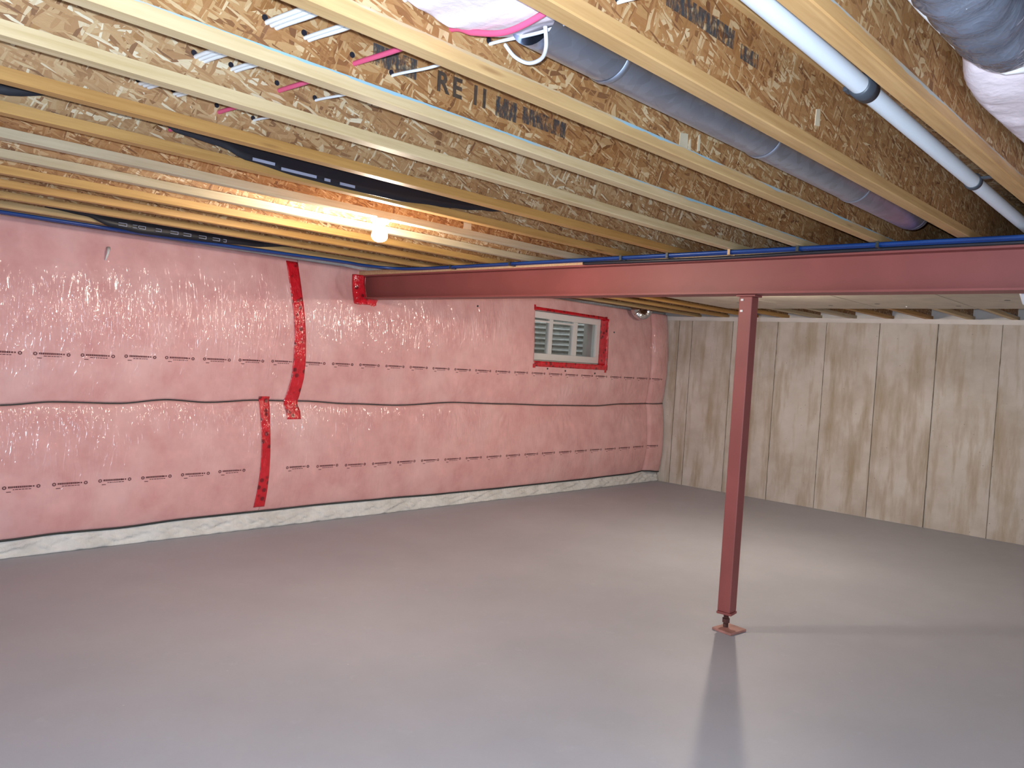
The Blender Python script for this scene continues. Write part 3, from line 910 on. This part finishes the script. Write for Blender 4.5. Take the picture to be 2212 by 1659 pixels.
# grey jacketed duct and wool in the nearest bay
def fo(i, jx):
    x = -.4 + 2.64 * i / 90; a = 2 * math.pi * jx / 40
    u = max(0, (x - 2.0) / .24); e = math.sqrt(max(0, 1 - u * u)) if u > 0 else 1
    r = (.082 + .006 * nz(x * 7, math.cos(a) * 2, math.sin(a) * 2) + .004 * math.sin(x * 60 + 2 * math.sin(a))) * max(e, .05)
    return (x, .505 + r * math.cos(a), 2.345 + r * math.sin(a) * .98)
jd = tag(MB().grid(fo, 90, 40).build('jacketed_duct', M['foil'], loc=(1.5, .505, 2.35), smooth=True), 'dark grey film-jacketed duct end at the upper right', 'duct')
MB().tube([(1.0, .588, 2.335), (1.4, .590, 2.33), (1.8, .590, 2.325), (2.05, .580, 2.32), (2.16, .56, 2.312), (2.22, .52, 2.305), (2.245, .47, 2.31)], .009, 8).build('film_seam', M['white_board'], jd, smooth=True)

def wool(x0, x1, y0, y1, z0, z1, label, seed, fx=None):
    n1, n2 = 60, 44
    def fn(i, jx):
        u = i / n1; a = 2 * math.pi * jx / n2
        ca, sa = math.cos(a), math.sin(a)
        p = .45
        sx = (abs(ca) ** p) * (1 if ca > 0 else -1); sz = (abs(sa) ** p) * (1 if sa > 0 else -1)
        e = (1 - abs(2 * u - 1) ** 6) ** .4 if 0 < u < 1 else .0
        e = max(e, .02)
        x = x0 + (x1 - x0) * u
        cy, cz = (y0 + y1) / 2, (z0 + z1) / 2
        y = cy + sx * (y1 - y0) / 2 * e; z = cz + sz * (z1 - z0) / 2 * e
        d = .018 * nz(x * 7 + seed, y * 7, z * 7) + .008 * nz(x * 22, y * 22 + seed, z * 22) + .004 * nz(x * 60, y * 60, z * 60 + seed)
        if fx: z += fx(x, y, z)
        y = max(y0 - .01, min(y1, y + d))
        return (x + d * .8, y, z + d)
    o = MB().grid(fn, n1, n2).build('wool_batt', M['wool'], loc=((x0 + x1) / 2, (y0 + y1) / 2, z0), smooth=True)
    return tag(o, label, 'insulation')
wool(.62, 1.50, 1.150, 1.500, 2.318, 2.50, 'white-pink wool batt stuffed in the bay at the top centre', 4.0, lambda x, y, z: .05 * max(0, (1.15 - x)) * 2 - (.022 if z < 2.42 else 0) * max(0, 1 - abs(x - 1.25) / .16))
wool(2.20, 3.9, .36, .672, 2.312, 2.48, 'white-pink wool batt in the bay at the upper right edge', 9.0, lambda x, y, z: .04 * (x - 2.3))

# blue pipes: along the last joist, then along the beam
BP = [(XL + .1, 5.645, 2.232), (0, 5.645, 2.232), (1.34, 5.645, 2.232), (1.98, 5.64, 2.232), (2.8, 5.60, 2.233), (3.65, 5.49, 2.234), (3.9, 5.50, 2.234), (4.12, 5.42, 2.234), (4.215, 5.2, 2.234), (4.235, 4.6, 2.235), (4.225, 3.6, 2.235), (4.215, 2.7, 2.234), (4.222, 1.7, 2.235), (4.23, .8, 2.235), (4.23, -1.9, 2.235)]
G2 = 'blue pipes along the beam'
cable(BP, .0105, 'cable_blue', 'blue pipe on the room side, curving from the pink wall onto the beam', 'pipe', G2, 'water_pipe')
cable([(a + (.026 if i > 6 else 0), b + (.026 if i <= 6 else 0), c - .002) for i, (a, b, c) in enumerate(BP)], .0105, 'cable_blue', 'second blue pipe, the one nearer the red beam', 'pipe', G2, 'water_pipe')
cable([(4.258, 3.45, 2.2135), (4.260, 3.1, 2.211), (4.262, 2.6, 2.208), (4.262, 2.2, 2.210), (4.262, 1.85, 2.214), (4.262, 1.2, 2.216), (4.262, .2, 2.216), (4.262, -1.5, 2.22)], .0105, 'cable_black', 'black cable sagging along the beam top below the blue pipes')
for y in (4.75, 4.1, 3.1, 2.75, 2.33, 1.92, 1.5):
    o = MB().box(4.198, 4.262, y - .008, y + .008, 2.2155, 2.2175).box(4.198, 4.201, y - .008, y + .008, 2.2175, 2.2465).box(4.259, 4.262, y - .008, y + .008, 2.2175, 2.2465)
    tag(o.build('pipe_clip', M['strap'] if y != 2.33 else M['nailer'], loc=(4.24, y, 2.22)),
        {4.75: 'dark clip on the blue pipes nearest the pink wall', 4.1: 'dark clip on the blue pipes right of the glowing bulb', 3.1: 'dark clip on the blue pipes midway between wall and post',
         2.75: 'dark clip on the blue pipes left of the post', 2.33: 'pale wooden clip on the blue pipes above the post', 1.92: 'dark clip on the blue pipes right of the post',
         1.5: 'dark clip on the blue pipes near the right edge'}[y], 'clip', 'clips holding the blue pipes')

# black membrane in the bay before joist 6
def bmf(i, jx):
    x = -1.0 + 4.35 * i / 120
    lo = lerp([(-1.0, 2.29), (.45, 2.27), (.71, 2.290), (.93, 2.34), (1.2, 2.345), (1.30, 2.306), (1.47, 2.296), (1.58, 2.268), (1.83, 2.252), (2.07, 2.248), (2.33, 2.249), (2.61, 2.269), (2.77, 2.284), (2.94, 2.306), (3.2, 2.35)], x)
    z = lo + (2.50 - lo) * jx / 8
    y = 3.066 + .006 * nz(x * 3, z * 4)
    return (x, y, z)
ms = MB().grid(bmf, 120, 8).build('black_membrane', M['black'], loc=(1.5, 3.1, 2.3), smooth=True, solid=.002)
tag(ms, 'long black plastic membrane sagging between two orange joists', 'membrane')
mm = MB()
for a, b in ((1.60, 1.70), (1.73, 1.90), (1.94, 1.97), (2.02, 2.10)):
    za = 2.305 - .0 * a
    zb_ = lerp([(1.5, 2.298), (1.6, 2.272), (1.83, 2.259), (2.1, 2.256)], (a + b) / 2); mm.box(a, b, 3.050, 3.052, zb_, zb_ + .012)
tag(mm.build('printed_band', M['print_pale'], ms), kind='stuff')
# black printed film near the pink wall
def bf2(i, jx):
    x = 1.55 + 1.75 * i / 70
    lo = lerp([(1.55, 2.285), (1.78, 2.272), (1.95, 2.228), (2.13, 2.215), (2.54, 2.226), (2.9, 2.245), (3.3, 2.29)], x)
    z = lo + (2.42 - lo) * jx / 6
    return (x, 5.528 + .008 * nz(x * 4, z * 6), z)
m2 = MB().grid(bf2, 70, 6).build('black_film', M['black'], loc=(2.3, 5.53, 2.23), smooth=True, solid=.002)
tag(m2, 'black printed film hanging between joists above the pink wall', 'membrane')
mm = MB()
rr_ = random.Random(5)
for x in (1.98, 2.07, 2.10, 2.22, 2.32, 2.41, 2.52, 2.62, 2.70):
    w = rr_.choice((.02, .035, .05)); z = 2.252
    mm.box(x, x + w, 5.514, 5.516, z - .009, z - .005).box(x, x + w, 5.514, 5.516, z + .008, z + .012)
    mm.box(x + w, x + w + .004, 5.514, 5.516, z - .009, z + .012)
tag(mm.build('printed_marks', M['print_pale'], m2), kind='stuff')

# ribbed foil elbow near the far corner
pts, rad = [], []
n = 66
for i in range(n + 1):
    a = math.pi * (i / n) ; up = max(0, abs(i - 33) - 24) * .026
    pts.append((8.46 - .145 * math.cos(a), 5.86, 2.30 - .10 * math.sin(a) + up)); rad.append(.058 + (.006 if i % 3 == 0 else 0))
tag(MB().tube(pts, rad, 20).build('foil_elbow', metal('bright_foil', (.75, .73, .72), .18), loc=(8.46, 5.86, 2.2)), 'ribbed shiny foil duct elbow under the joists near the far corner', 'duct')

# ------------------------------------------------------------------ bare bulbs
def bulb(x, y, power, label, zc=HJ, sc=1.15):
    L = tag(empty('bare_bulb_lamp', (x, y, zc)), label, 'lamp', 'bare bulb lampholders')
    MB().tube([(x, y, zc), (x, y, zc - .006), (x, y, zc - .02), (x, y, zc - .032)], [.055, .055, .045, .026], 28).build('lampholder', M['porcelain'], L, smooth=False)
    prof = [(.013, -.030), (.0145, -.040), (.019, -.050), (.027, -.060), (.0345, -.072), (.038, -.086), (.0375, -.098), (.032, -.111), (.021, -.120), (.008, -.1245), (.0008, -.125)]
    b = MB().tube([(x, y, zc + p[1]) for p in prof], [p[0] * sc for p in prof], 24)
    b.build('bulb', emis('lit_bulb', BULB_COL, power), L, smooth=True)
bulb(2.628, 3.562, BULB_POWER, 'bare glowing bulb on the ceiling left of the steel beam')
bulb(6.08, 3.175, BULB2_POWER, 'bare glowing bulb on the ceiling beyond the steel beam, hidden behind it', HJ - .014)
